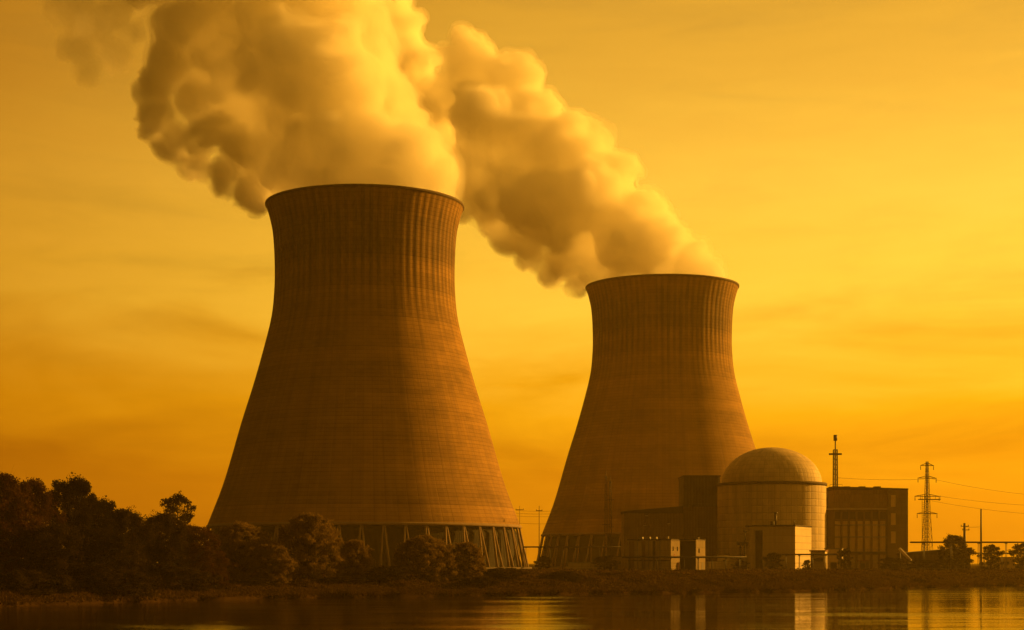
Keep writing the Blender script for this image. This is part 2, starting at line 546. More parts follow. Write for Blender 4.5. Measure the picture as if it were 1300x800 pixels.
def make_tower(label):
    T = thing('cooling_tower', label, 'cooling tower', (0, 0, ZB), group='cooling towers of the power station')
    zs = np.linspace(22.6, 154.2, 170)
    outer = [(spline_r(z), z - ZB) for z in zs]
    inner = [(spline_r(z) - 0.9, z - ZB) for z in zs[::-1]]
    mb = MB()
    mb.lathe(outer + inner + [outer[0]], 256)
    mb.build('shell', M['tower'], T)
    rt = spline_r(154.2)
    mb = MB()
    mb.lathe([(rt + 0.03, 149.1), (rt + 0.30, 149.3), (rt + 0.34, 150.1), (rt + 0.25, 150.2), (rt - 1.2, 150.2), (rt - 1.3, 149.3), (rt - 0.9, 149.1)], 192)
    mb.build('rim', M['rim'], T)
    rb = spline_r(22.6)
    mb = MB()
    mb.lathe([(rb - 1.2, 17.88), (rb + 0.12, 17.88), (rb + 0.55, 17.5), (rb + 0.55, 16.7), (rb - 1.2, 16.7), (rb - 1.2, 17.88)], 192)
    mb.build('ring_beam', M['leg_concrete'], T)
    for k in range(48):
        a = 2 * math.pi * (k + 0.5) / 48
        mb = MB()
        for s in (-1, 1):
            a2 = a + s * 0.026
            top = ((rb - 0.2) * math.cos(a + s * 0.004), (rb - 0.2) * math.sin(a + s * 0.004), 16.75)
            bot = (67.4 * math.cos(a2), 67.4 * math.sin(a2), 0.7)
            mid = tuple((p + q) / 2 for p, q in zip(top, bot))
            mb.tube([top, mid, bot], [0.36, 0.42, 0.52], 8)
        bx, by = 67.4 * math.cos(a), 67.4 * math.sin(a)
        mb.build('column', M['leg_concrete'], T)
    mb = MB()
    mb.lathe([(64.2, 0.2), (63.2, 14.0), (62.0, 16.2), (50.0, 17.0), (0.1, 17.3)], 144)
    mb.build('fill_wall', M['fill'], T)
    mb = MB()
    mb.lathe([(66.3, 0.75), (68.7, 0.75), (69.1, 0.6), (69.1, -1.5)], 144)
    mb.build('basin', M['dark_concrete'], T)
    return T


tower_a = make_tower('larger nearer concrete cooling tower, standing behind the rounded willow bushes')
tower_b = copy_tree(tower_a)
tower_b['label'] = 'smaller farther concrete cooling tower, half hidden behind the domed reactor building'
tower_a.location = ((463.5 - 650) * 700 / F, 700, ZB)
tower_b.location = ((840.5 - 650) * 905 / F, 905, ZB)
tower_b.rotation_euler = (0, 0, 0.7)


# ---------------------------------------------------------------- reactor and plant buildings
def base(px, D, rz=0.0):
    p = at(px, 700, D)
    return (p.x, D, GR - 0.05)


def up(py, D):
    """height above the yard of photo row py at distance D"""
    return EYE + (HZ - py) * D / F - GR


# domed reactor building
D = 640.0
s = D / F
T = thing('reactor_building', 'round pale reactor building with a ribbed dome roof and dark cornice', 'reactor building', base(979.5, D))
r = 68.3 * s
zc = up(614, D)
zt = up(568.0, D)
MB().lathe([(r, -1.0), (r, zc - 1.0)], 128).build('wall', M['reactor_wall'], T)
mb = MB()
mb.lathe([(r - 0.3, zc - 1.0), (r + 0.35, zc - 1.0), (r + 0.4, zc - 0.1), (r + 0.1, zc + 0.1), (r - 2.2, zc + 0.1)], 128)
mb.build('cornice', M['dark_concrete'], T)
rd = r - 1.6
prof = [(rd * math.cos(t), zc + 0.1 + (zt - zc - 0.1) * 1.0 * math.sin(t)) for t in np.linspace(0, math.pi / 2 * 0.999, 40)]
MB().lathe(prof, 128).build('dome', M['reactor_dome'], T)


# annex in front of the dome: shaded front, sunlit end wall
D = 600.0
s = D / F
a = -R(25)   # turned so that its end wall faces the sun
T = thing('reactor_annex', 'pale clad annex with a tall dark doorway and sunlit end, before the dome', 'annex', base(1009.5, D), a)
Wd, Dp, H = 16.8, 22.0, up(668, D)
MB().box(-Wd, 0, 0, Dp, -1, H).build('wall', M['white_clad'], T)
MB().box(-Wd - 1.4, 0.25, -0.5, Dp + 0.3, H + 0.003, H + 0.55).build('roof', M['roofing'], T)
mb = MB(); mb.box(-Wd + 2.2, -Wd + 4.9, -0.12, 0.1, 0.1, H - 1.3)
dr = mb.build('doorway', M['opening'], T)
mb = MB(); mb.box(-Wd + 2.0, -Wd + 2.2, -0.25, 0.1, 0.1, H - 1.1); mb.box(-Wd + 4.9, -Wd + 5.1, -0.25, 0.1, 0.1, H - 1.1); mb.box(-Wd + 2.2, -Wd + 4.9, -0.25, 0.1, H - 1.3, H - 1.1)
mb.build('door_frame', M['pale_concrete'], dr)
mb = MB(); mb.tube([(-7.5, 1.2, H + 0.5), (-7.5, 1.2, H + 4.6)], 0.45, 12); mb.tube([(-7.5, 1.2, H + 4.6), (-7.5, 1.2, H + 5.2)], 0.75, 12)
vp = mb.build('vent_pipe', M['steel'], T)
MB().box(-9.3, -8.1, 0.8, 1.8, H + 0.5, H + 1.9).build('vent_box', M['steel'], T)
MB().tube([(-0.4, 0.3, H + 0.5), (-0.4, 0.3, H + 2.2)], 0.2, 8).build('roof_post', M['steel'], T)
mb = MB()
for zz in (2.4, 4.8, 7.2, 9.6, 12.0):
    mb.box(0.0, 0.07, 0.3, Dp - 0.3, zz, zz + 0.12)
mb.build('panel_joint', M['grey_steel'], T)

# tall dark block beside the dome
D = 655.0
s = D / F
T = thing('auxiliary_building', 'tall dark windowless block wedged between the dome and lower dark building', 'building', base(868, D))
Wd = (914 - 868) * s
H = up(605, D)
H1 = up(643, D)
MB().box(0, Wd, 0, 20, H1 + 0.15, H).build('upper_wall', M['umber_clad'], T)
MB().box(0, Wd, 0, 20, -1, H1).build('lower_wall', M['dark_clad'], T)
MB().box(-0.15, Wd + 0.15, -0.15, 20.1, H1, H1 + 0.15).build('band', M['steel'], T)
mb = MB(); mb.box(-0.25, Wd + 0.25, -0.25, 20.2, H + 0.003, H + 0.5); mb.build('parapet', M['roofing'], T)
MB().tube([(Wd * .96, -0.3, 0), (Wd * .96, -0.3, H)], 0.18, 8).build('downpipe', M['steel'], T)

# lower dark block with sloping roof
D = 645.0
s = D / F
T = thing('switchgear_building', 'low dark brown building with sloping roof and small lamps, beside tall dark block', 'building', base(792, D))
Wd = (867.3 - 792) * s
h0, h1 = up(650, D), up(643.5, D)
MB().prism([(0, 0), (Wd, 0), (Wd, 15), (0, 15)], -1, [h0, h1, h1, h0]).build('wall', M['dark_clad'], T)
mb = MB()
for i in range(2):
    pass
mb.prism([(-.3, -.35), (Wd, -.35), (Wd, 15.2), (-.3, 15.2)], h0 - 0.5, [h0 + .35, h1 + .35, h1 + .35, h0 + .35])
mb.build('roof', M['roofing'], T)
for px, py in ((821, 655), (818.5, 667.5), (849, 665)):
    x = (px - 792) * s
    z = up(py, D)
    mb = MB(); mb.box(x - .55, x + .55, -0.55, -0.0, z - .12, z + .3)
    o = mb.build('wall_lamp', M['pale_concrete'], T)
    MB().tube([(x, -.05, z + .3), (x, -.5, z + .75), (x, -.95, z + .5)], 0.09, 6).build('bracket', M['steel'], o)
for i in range(5):
    x = 2.2 + i * 4.2
    mb = MB(); mb.box(x - .9, x + .9, -0.08, 0.06, 9.3, 10.6)
    o = mb.build('window', M['glass'], T)
    MB().box(x - 1.05, x + 1.05, -0.2, 0.02, 9.05, 9.28).build('sill', M['steel'], o)

# pale low hall, sunlit end
D = 556.0
s = D / F
a = -R(20)
T = thing('pale_hall', 'low pale panelled hall with a sunlit end wall, below the dark sloping building', 'hall', base(851.5, D), a)
Wd, Dp, H = 14.6, 11.8, up(685.5, D)
MB().box(-Wd, 0, 0, Dp, -1, H).build('wall', M['pale_clad'], T)
MB().box(-Wd - .25, .22, -.25, Dp + .2, H + .003, H + .35).build('roof', M['roofing'], T)
MB().box(-.02, .06, .1, Dp - .1, 0, H - .1).build('end_wall', M['sun_dimmed_clad'], T)  # darker sheet over the end, lowering its sunlit brightness in the colour
for yy in (2.2, 7.8):
    MB().box(.0, .14, yy, yy + 1.3, 6.4, 7.8).build('window', M['glass'], T)
MB().box(.0, .13, 8.8, 10.8, .1, 2.7).build('door', M['rust'], T)
for xx in (-11.2, -7.4, -3.6):
    MB().tube([(xx, -.22, .2), (xx, -.22, H + .1)], .13, 8).build('downpipe', M['grey_steel'], T)
for xx in (-12.0, -9.5, -7.2):
    MB().box(xx, xx + 1.5, 3, 4.6, H + .35, H + 1.1).build('roof_unit', M['grey_steel'], T)
for i, (xa, xb, mm) in enumerate(((-14.4, -12.4, 'dark_clad'), (-9.9, -8.6, 'dark_clad'), (-6.1, -5.2, 'steel'))):
    MB().box(xa, xb, -.07, .05, 0.2, H - .3).build('recess', M[mm], T)
MB().box(-Wd + .1, -0.1, -.14, -.002, 3.0, 3.35).build('rail', M['steel'], T)
MB().box(-0.1 + .1, .16, 4.0, 5.4, 4.2, 5.4).build('vent_grille', M['rust'], T)
MB().tube([(-1.2, .8, H + .3), (-1.2, .8, H + 1.2)], .35, 10).build('roof_vent', M['pale_concrete'], T)
MB().tube([(-5.2, .8, H + .3), (-5.2, .8, H + .9)], .3, 10).build('roof_vent', M['pale_concrete'], T)
# rising extension: pump house, dark front and sunlit end
T = thing('pump_house', 'dark fronted pump house with a bright sunlit end, right beside the pale hall', 'pump house', base(883.5, D - 20), a)
Wd, Dp, H = 5.2, 12.5, up(685.5, D - 20)
MB().box(-Wd, 0, 0, Dp, -1, H).build('wall', M['white_clad'], T)
MB().box(-Wd - .2, .2, -.2, Dp + .2, H + .003, H + .3).build('roof', M['roofing'], T)
MB().box(-Wd + .15, -.15, -.1, .04, .1, H - .25).build('front_sheet', M['opening'], T)  # near-black sheet across almost the whole pale front
MB().box(-.02, .06, .1, Dp - .1, 0, H - .1).build('end_wall', M['sun_dimmed_clad'], T)  # same darkened sheet, so the sunlit end comes out less bright
MB().box(.0, .14, 3, 4.6, 5.6, 7.0).build('window', M['glass'], T)
MB().box(.0, .13, 7.5, 9.2, .1, 2.6).build('door', M['steel'], T)
MB().tube([(-.8, 6.5, H + .25), (-.8, 6.5, H + 1.0)], .3, 10).build('roof_vent', M['pale_concrete'], T)

# turbine hall
D = 650.0
s = D / F
T = thing('turbine_hall', 'dark clad turbine hall with tall buff panels between its columns, right of the dome', 'turbine hall', base(1152.0, D))
Wd, Dp, H = (1152 - 1058.5) * s, 40.0, up(618.5, D)
We = (1152 - 1125.5) * s
H1 = up(647, D)
MB().prism([(-Wd, 0), (0, 0), (0, Dp), (-Wd, Dp)], -1, [H, H - .8, H - .8, H]).build('wall', M['dark_clad'], T)
MB().prism([(-Wd - .3, -.3), (.3, -.3), (.3, Dp + .3), (-Wd - .3, Dp + .3)], H - 1.0, [H + .35, H - .45, H - .45, H + .35]).build('roof', M['roofing'], T)
MB().box(-Wd - 3.2, -We, -1.3, -.002, H1, H1 + .4).build('canopy', M['pale_concrete'], T)
nb = 7
pw = (Wd - We) / nb
for i in range(nb):
    x0 = -Wd + i * pw
    MB().box(x0 + .45, x0 + pw - .45, -.16, .02, 6.8, H1 - 4.4).build('panel', M['panel'], T)
    MB().box(x0 + .45, x0 + pw - .45, -.16, .02, H1 - 3.6, H1 - .8).build('panel', M['dark_concrete'], T)
    if i > 0:
        MB().box(x0 + .45, x0 + pw - .45, -.16, .02, 0.3, 5.6).build('panel', M['pale_clad'], T)
    MB().box(x0 - .28, x0 + .28, -.7, -.003, -0.5, H1 - .003).build('pilaster', M['dark_clad'], T)
MB().box(-We - .28, -We + .28, -.7, -.003, -0.5, H1 - .003).build('pilaster', M['dark_concrete'], T)
MB().box(-Wd - 2, -We, -1.6, -.75, 6.0, 6.5).build('walkway', M['steel'], T)
for i, zz in enumerate((12.4, 17.0)):
    mb = MB()
    mb.tube([(-Wd + .2, -.95, zz), (-We - .2, -.95, zz)], .16, 8)
    mb.build('service_pipe', M['grey_steel'], T)
mb = MB()
for xx in (-.35, .35):
    mb.tube([(-Wd + 1.9 * pw + xx, -1.1, 0), (-Wd + 1.9 * pw + xx, -1.1, H1)], .06, 5)
for k in range(int(H1 / .8)):
    mb.tube([(-Wd + 1.9 * pw - .35, -1.1, .4 + k * .8), (-Wd + 1.9 * pw + .35, -1.1, .4 + k * .8)], .045, 4)
mb.build('ladder', M['steel'], T)
mb = MB()
for k in range(12):
    x_ = -Wd + (Wd - We) * (k + .5) / 12
    mb.tube([(x_, -1.5, 6.5), (x_, -1.5, 7.7)], .05, 4)
mb.tube([(-Wd, -1.5, 7.7), (-We, -1.5, 7.7)], .05, 4)
mb.build('handrail', M['grey_steel'], T)
# corner stair tower of the hall with its faint grid of glazing
MB().prism([(-We + .5, -.35), (.15, -.35), (.15, 2), (-We + .5, 2)], -1, [H - .9, H - 1.1, H - 1.1, H - .9]).build('corner_wall', M['grid_clad'], T)
for i in range(3):
    MB().box(-We + 1.6, -We + 3.4, -.45, -.2, H - 7.5 - 7 * i, H - 3.0 - 7 * i).build('window', M['panel'], T)
for i in range(3):
    MB().box(-22 + i * 6, -19.6 + i * 6, 12, 15, H - .4, H + .9).build('roof_vent', M['steel'], T)

# stepped side wing of the hall
D = 662.0
s = D / F
T = thing('hall_side_wing', 'narrow dark stepped wing between the dome and turbine hall', 'building', base(1046.5, D))
MB().box(0, 6.6, 0, 14, -1, up(632, D)).build('wall', M['umber_clad'], T)
MB().box(2.4, 6.6, .4, 13.5, up(632, D) + .003, up(622, D)).build('stair_head', M['umber_clad'], T)
MB().box(-.15, 6.7, -.15, 14.1, up(632, D) + .004, up(632, D) + .3).build('parapet', M['roofing'], T)
MB().tube([(3.2, -.3, 2), (3.2, -.3, up(634, D))], .15, 8).build('downpipe', M['grey_steel'], T)
MB().box(.8, 1.9, -.35, .02, up(699, D), up(697, D)).build('wall_lamp', M['pale_concrete'], T)

# cabins and sheds in the yard
def small_block(name, label, cat, px0, px1, py, D, dep, wm, rm, rz=0.0, door=True, win=0):
    sc_ = D / F
    T = thing(name, label, cat, base(px0, D), rz)
    w_, h_ = (px1 - px0) * sc_, up(py, D)
    MB().box(0, w_, 0, dep, -.8, h_).build('wall', wm, T)
    MB().box(-.18, w_ + .18, -.18, dep + .18, h_ + .003, h_ + .28).build('roof', rm, T)
    if door:
        d_ = MB().box(w_ * .12, w_ * .12 + 1.3, -.1, .03, 0, min(2.3, h_ * .8)).build('door', M['steel'], T)
    for i in range(win):
        x_ = w_ * (.4 + .5 * i / max(win, 1))
        o_ = MB().box(x_, x_ + .9, -.09, .03, h_ * .45, h_ * .45 + 1.0).build('window', M['glass'], T)
        MB().box(x_ - .1, x_ + 1.0, -.2, -.01, h_ * .45 - .16, h_ * .45 - .003).build('sill', M['grey_steel'], o_)
    return T


small_block('yard_wall', 'long low pale wall before the foot of the farther cooling tower', 'wall', 721, 766, 714.5, 620, .6, M['pale_clad'], M['grey_steel'], door=False)['kind'] = 'thing'
small_block('valve_house', 'small squat brown valve house left of the pale hall', 'valve house', 778, 796, 707, 612, 5, M['dark_clad'], M['roofing'], win=1)
small_block('control_kiosk', 'little pale kiosk with one window standing behind the storage container', 'kiosk', 912, 926, 704, 604, 4, M['white_clad'], M['roofing'], win=1)
small_block('meter_hut', 'tiny brown hut at the front foot of the turbine hall', 'hut', 1092, 1103, 712, 590, 3, M['dark_clad'], M['rust'])
small_block('gate_house', 'low pale gate house past the slender pole under the thin pipe', 'gate house', 1262, 1287, 708, 650, 5, M['panel'], M['roofing'], win=2)
D = 585.0
s = D / F
T = thing('site_cabin', 'small white cabin with a dark window band and red roof, at the annex corner', 'cabin', base(1029, D), -R(22))
MB().box(0, 5.0, 0, 4, -.5, up(700, D)).build('wall', M['white_clad'], T)
MB().box(-.4, 5.3, -.4, 4.3, up(700, D) + .003, up(698.4, D)).build('roof', M['rust'], T)
o = MB().box(.6, 4.3, -.1, .05, up(712, D), up(708.5, D)).build('window', M['glass'], T)
MB().box(.5, 4.4, -.2, .0, up(712, D) - .2, up(712, D) - .003).build('sill', M['grey_steel'], o)
MB().box(5.0, 5.1, 1.2, 2.6, .1, 2.4).build('door', M['panel'], T)

D = 600.0
s = D / F
T = thing('low_wall_shed', 'low pale flat roofed shed between the dome foot and turbine hall', 'shed', base(1047, D), -R(15))
MB().box(0, 6.0, 0, 5, -.5, up(697, D)).build('wall', M['white_clad'], T)
MB().box(-.2, 6.2, -.2, 5.2, up(697, D) + .003, up(696, D)).build('roof', M['grey_steel'], T)
MB().box(.1, 5.9, -.12, .0, up(704, D), up(702.5, D)).build('trim_band', M['rust'], T)
MB().box(2, 4.2, -.08, .03, .1, 2.6).build('door', M['opening'], T)

T = thing('storage_container', 'pale corrugated container standing between pump house and annex', 'container', base(898, 592))
MB().box(0, 12.2, 0, 2.6, 0.25, 2.9).build('body', M['pale_clad'], T)
MB().box(0, 12.2, -.04, 2.64, 2.905, 3.05).build('roof', M['grey_steel'], T)
for xx in (0.15, 11.8):
    MB().box(xx - .12, xx + .12, -.1, 0.1, 0.0, 2.9).build('corner_post', M['grey_steel'], T)
for xx in (5.8, 6.3):
    MB().tube([(xx, -.08, .5), (xx, -.08, 2.7)], .05, 6).build('lock_bar', M['steel'], T)
MB().box(.2, 12.0, .1, 2.5, 0, .25).build('skid', M['steel'], T)

T = thing('transformer', 'dark transformer tower with two insulator heads, left of the annex doorway', 'transformer', base(943, 590))
MB().box(-1.3, 1.5, 0, 3, 0.2, 4.4).build('tank', M['steel'], T)
MB().box(-1.6, 1.8, -.3, 3.3, 0, .2).build('plinth', M['pale_concrete'], T)
for xx in (-.7, .8):
    mb = MB(); mb.tube([(xx, 1, 4.4), (xx, 1, 8.6)], .22, 8)
    for k in range(5):
        mb.tube([(xx, 1, 4.9 + k * .7), (xx, 1, 5.1 + k * .7)], .45, 10)
    mb.build('insulator', M['steel'], T)
MB().box(-1.9, 2.0, .5, 1.6, 8.6, 9.8).build('head', M['steel'], T)
mb = MB()
for k in range(6):
    mb.box(-1.2 + k * .45, -1.0 + k * .45, -.5, 0, .6, 3.9)
mb.build('cooling_fin', M['grey_steel'], T)

D = 620.0
T = thing('coal_shed', 'long dark low shed with a gently sloping roof, below the elevated pipe', 'shed', base(1152, D))
Wd = (1232 - 1152) * D / F
MB().prism([(0, 0), (Wd, 0), (Wd, 16), (0, 16)], -1, [up(703, D), up(696, D), up(696, D), up(703, D)]).build('wall', M['umber_clad'], T)
MB().prism([(-.4, -.6), (Wd + .4, -.6), (Wd + .4, 16.5), (-.4, 16.5)], up(704, D), [up(701.5, D), up(694.8, D), up(694.8, D), up(701.5, D)]).build('roof', M['roofing'], T)
for i in range(4):
    MB().box(3 + i * 5.2, 6.4 + i * 5.2, -.1, .05, .1, 3.2).build('door', M['opening'], T)
mb = MB(); mb.prism([(0, 0), (1.1, 0), (1.1, 2.5), (0, 2.5)], 0, 0.5)
# conveyor chute sloping down beside hall
p0, p1 = at(1142, 697, 612), at(1156, 711.5, 606)
T = thing('conveyor_chute', 'pale inclined conveyor chute leaning between turbine hall and dark shed', 'chute', (p1.x, p1.y, GR))
q0 = (p0.x - p1.x, p0.y - p1.y, p0.z - GR)
q1 = (0, 0, p1.z - GR)
MB().tube([q0, q1], .55, 8).build('chute', M['pale_concrete'], T)
for f in (0.05, 0.9):
    x, y, z = (q0[i] + (q1[i] - q0[i]) * f for i in range(3))
    MB().tube([(x, y, -.2), (x, y, z)], .2, 6).build('leg', M['steel'], T)


# ---------------------------------------------------------------- pipe bridges, masts, pylon, wires
def pipe_bridge(label, px0, px1, py, D, n_legs, rails=(0.0,), rad=0.35, parapet=0.0, slope=0.0):
    p0, p1 = at(px0, py, D), at(px1, py - slope, D)
    T = thing('pipe_bridge', label, 'pipe bridge', ((p0.x + p1.x) / 2, D, GR), group='elevated pipe bridges of the plant')
    hx = (p1.x - p0.x) / 2
    z0, z1 = p0.z - GR, p1.z - GR
    for dz in rails:
        MB().tube([(-hx, 0, z0 + dz), (0, 0, (z0 + z1) / 2 + dz), (hx, 0, z1 + dz)], rad, 10).build('pipe', M['steel'], T)
        MB().tube([(-hx, 1.1, z0 + dz), (hx, 1.1, z1 + dz)], rad * .7, 8).build('pipe', M['steel'], T)
    for i in range(n_legs):
        f = (i + .5) / n_legs
        x = -hx + 2 * hx * f
        z = z0 + (z1 - z0) * f
        mb = MB(); mb.tube([(x, -.4, -.5), (x, -.1, z - rad)], .10, 6); mb.tube([(x, 1.6, -.5), (x, 1.2, z - rad)], .10, 6)
        mb.box(x - .15, x + .15, -.6, 1.8, z - rad - .25, z - rad)
        mb.build('trestle', M['steel'], T)
    if parapet:
        mb = MB()
        mb.tube([(-hx, -.5, z0 + parapet), (hx, -.5, z1 + parapet)], .07, 6)
        for i in range(n_legs * 3):
            x = -hx + 2 * hx * (i + .5) / (n_legs * 3)
            mb.tube([(x, -.5, z0), (x, -.5, z0 + parapet)], .05, 5)
        mb.build('handrail', M['steel'], T)
    return T


pipe_bridge('thick dark elevated pipe running past the pylon to the frame edge', 1156, 1330, 688.5, 590, 5, (0.0,), .30)
pipe_bridge('thin dark pipe on trestles under the sky beyond the slender pole', 1215, 1330, 702.5, 640, 5, (0.0,), .28)
pipe_bridge('long dark pipe on trestles crossing in front of the pale hall and container', 790, 948, 707.5, 528, 9, (0.0,), .30)
pipe_bridge('dark pipe on trestles crossing in front of the sunlit annex wall', 990, 1074, 704, 575, 5, (0.0,), .27)
pipe_bridge('thin pipe bridge linking the feet of both cooling towers', 660, 800, 694.5, 690, 9, (0.0,), .30)


def lattice(mb, w0, w1, z0, z1, n, rad, cx=0.0, cy=0.0):
    for sx, sy in ((-1, -1), (1, -1), (1, 1), (-1, 1)):
        mb.tube([(cx + sx * w0, cy + sy * w0, z0), (cx + sx * w1, cy + sy * w1, z1)], rad, 5)
    for i in range(n):
        f0, f1 = i / n, (i + 1) / n
        wa, wb = w0 + (w1 - w0) * f0, w0 + (w1 - w0) * f1
        za, zb = z0 + (z1 - z0) * f0, z0 + (z1 - z0) * f1
        for (ax, ay), (bx, by) in (((-1, -1), (1, -1)), ((1, -1), (1, 1)), ((1, 1), (-1, 1)), ((-1, 1), (-1, -1))):
            mb.tube([(cx + ax * wa, cy + ay * wa, za), (cx + bx * wb, cy + by * wb, zb)], rad * .6, 4)
            mb.tube([(cx + bx * wa, cy + by * wa, za), (cx + ax * wb, cy + ay * wb, zb)], rad * .6, 4)
            mb.tube([(cx + ax * wb, cy + ay * wb, zb), (cx + bx * wb, cy + by * wb, zb)], rad * .6, 4)


# chimney mast behind the hall
D = 690.0
T = thing('lattice_mast', 'tall lattice mast with a cross bar top rising behind the turbine hall', 'mast', base(1060.5, D), group='lattice masts')
H = up(552, D)
mb = MB(); lattice(mb, 1.1, .75, 0, H - 6, 24, .13)
mb.build('lattice_frame', M['steel'], T)
MB().tube([(0, 0, 0), (0, 0, H - 2)], .26, 8).build('core_pipe', M['steel'], T)
MB().tube([(0, 0, H - 2.4), (0, 0, H)], .75, 10).build('cap', M['steel'], T)
MB().box(-2.6, 2.6, -.35, .35, H - 8.2, H - 7.5).build('crossbar', M['steel'], T)
for zz in (H - 21.5, H - 42):
    mb = MB(); mb.box(-2.6, 2.6, -1.6, 1.6, zz, zz + .25)
    for xx in (-2.5, 2.5):
        mb.tube([(xx, -1.5, zz), (xx, -1.5, zz + 1.2)], .06, 4)
    mb.tube([(-2.5, -1.5, zz + 1.2), (2.5, -1.5, zz + 1.2)], .06, 4)
    mb.build('platform', M['steel'], T)

# pair of thin masts before the right tower
for px, py, lab in ((769.3, 597.5, 'taller of two thin lattice masts standing before the farther cooling tower'),
                    (774.8, 604, 'shorter thin lattice mast close beside its taller twin, before the farther cooling tower')):
    D = 655.0
    T = thing('lattice_mast', lab, 'mast', base(px, D), group='lattice masts')
    H = up(py, D)
    mb = MB(); lattice(mb, .66, .36, 0, H - 2, 14, .085)
    mb.build('lattice_frame', M['steel'], T)
    MB().tube([(0, 0, H - 3), (0, 0, H)], .13, 6).build('aerial', M['steel'], T)
    mb = MB(); mb.box(-1.5, 1.5, -.5, .5, H * .74, H * .74 + .2); mb.build('platform', M['steel'], T)
    mb = MB(); mb.box(-1.5, 1.5, -.5, .5, H * .45, H * .45 + .2); mb.build('platform', M['steel'], T)

# power pylon
D = 700.0
s = D / F
P = thing('power_pylon', 'lattice power pylon with four tiers of cross arms, right of the turbine hall', 'pylon', base(1177, D), R(12))
H = up(586, D)
mb = MB(); lattice(mb, 2.1, 1.0, 0, H * .52, 7, .10); lattice(mb, 1.0, .4, H * .52, H, 9, .085)
mb.tube([(0, 0, 0), (0, 0, H)], .24, 6)
mb.build('tower_body', M['steel'], P)
ARMS = [(591, 3.0), (607, 4.2), (630, 5.6), (652, 4.6)]
for py, hw in ARMS:
    z = up(py, D)
    mb = MB()
    for yy in (-.45, .45):
        mb.tube([(-hw, 0, z), (-.6, yy, z + .9)], .10, 5); mb.tube([(hw, 0, z), (.6, yy, z + .9)], .10, 5)
        mb.tube([(-hw, 0, z), (hw, 0, z)], .15, 5)
    mb.build('cross_arm', M['steel'], P)
    for sx in (-1, 1):
        mb = MB(); mb.tube([(sx * hw * .96, 0, z), (sx * hw * .96, 0, z - 1.8)], .09, 6)
        for k in range(4):
            mb.tube([(sx * hw * .96, 0, z - .5 - k * .35), (sx * hw * .96, 0, z - .62 - k * .35)], .24, 8)
        mb.build('insulator', M['steel'], P)
mb = MB()
mb.box(-3.6, 5.6, -1.0, 1.0, up(634.5, D), up(633.5, D))
for xx in (-3.4, -1.2, 1.0, 3.3, 5.4):
    mb.tube([(xx, -.9, up(634, D)), (xx, -.9, up(629, D))], .08, 4)
mb.build('service_platform', M['steel'], P)
mb = MB()
for xx in (-2.9, -1.7):
    mb.tube([(xx, -1.4, 0), (xx, -1.4, up(628, D))], .09, 5)
for k in range(36):
    mb.tube([(-2.9, -1.4, 1 + k * .75), (-1.7, -1.4, 1 + k * .75)], .06, 4)
mb.build('ladder', M['steel'], P)


def wire(label, pts, sag=1.5, rad=.055):
    a, b = Vector(pts[0]), Vector(pts[-1])
    path = []
    for i in range(25):
        f = i / 24
        p = a.lerp(b, f)
        p.z -= sag * 4 * f * (1 - f)
        path.append(p - a)
    o = MB().tube(path, rad, 5).build('power_line', M['steel'])
    o.location = a
    tag(o, label, 'power line', 'overhead power lines')


wire('overhead wire from the mast behind the hall to the pylon', [at(1062, 606.5, 690), at(1173, 608.5, 700)], .5)
wire('upper overhead wire falling away from the pylon to the frame edge', [at(1183, 608, 700), at(1380, 632, 740)], 1.8)
wire('middle overhead wire from the widest pylon arms to the frame edge', [at(1186, 629, 700), at(1380, 643, 740)], 1.4)
wire('lowest faint overhead wire leaving the pylon below its platform', [at(1183, 636, 700), at(1380, 655, 740)], 1.6)
wire('short low wire strung between the two wooden looking poles', [at(1226, 669, 640), at(1244, 669, 640)], .1)


def pole(name, label, px, py, D, rad, arms=()):
    T = thing(name, label, 'pole', base(px, D), group='slender poles in the yard')
    H = up(py, D)
    MB().tube([(0, 0, -.5), (0, 0, H * .6), (0, 0, H)], [rad * 1.25, rad * 1.05, rad * .8], 10).build('shaft', M['steel'], T)
    for z, x0, x1 in arms:
        mb = MB(); mb.box(x0, x1, -.16, .16, H - z - .14, H - z + .14)
        ar = mb.build('crossarm', M['steel'], T)
        for xx in (x0 + .15, x1 - .15):
            MB().tube([(xx, 0, H - z + .14), (xx, 0, H - z + .6)], .12, 6).build('insulator', M['steel'], ar)
    return T


pole('utility_pole', 'short thick utility pole with a cross arm, behind the leafy tree', 1224.5, 664, 640, .52, ((1.2, -1.4, 1.6), (2.6, -.8, 1.8)))
pole('tall_pole', 'tallest slender bare pole standing past the pylon by the shrub', 1245.5, 646, 640, .34)
pole('tall_pole', 'slim dark pole alone against the sky between the cooling towers', 684.5, 642, 680, .15, ((2.0, -1.3, 1.3),))
pole('utility_pole', 'faint far pole with cross arm close to the nearer tower edge', 659.8, 642, 760, .12, ((1.8, -1.8, 1.8),))
pole('tall_pole', 'short thin post with a small bracket beside the annex doorway', 946, 672, 596, .2, ((.8, -.7, .9),))
for i, py in enumerate((648.5, 652, 655.5, 664.5)):
    wire(['highest', 'second', 'third', 'lowest'][i] + ' of the faint wires strung between the towers past the slim pole', [at(655, py - .5, 720), at(708, py, 690)], .3, .05)

# fence along the yard
T = thing('boundary_fence', 'long low wire fence along the top of the bank before the plant', 'fence', (95, 552, GR))
for i in range(60):
    x = -78 + i * 2.9
    y = float(np.interp(x + 95, [0, 68, 120, 180], [0, 0, 0, 20]))
    MB().tube([(x, y, -.6), (x, y, 2.2)], .05, 5).build('post', M['steel'], T)
mb = MB()
for zz in (0.5, 1.3, 2.1):
    pts = [(-78 + i * 2.9, float(np.interp(17 + i * 2.9, [0, 68, 120, 180], [0, 0, 0, 20])), zz) for i in range(60)]
    mb.tube(pts, .028, 4)
mb.build('rail', M['steel'], T)


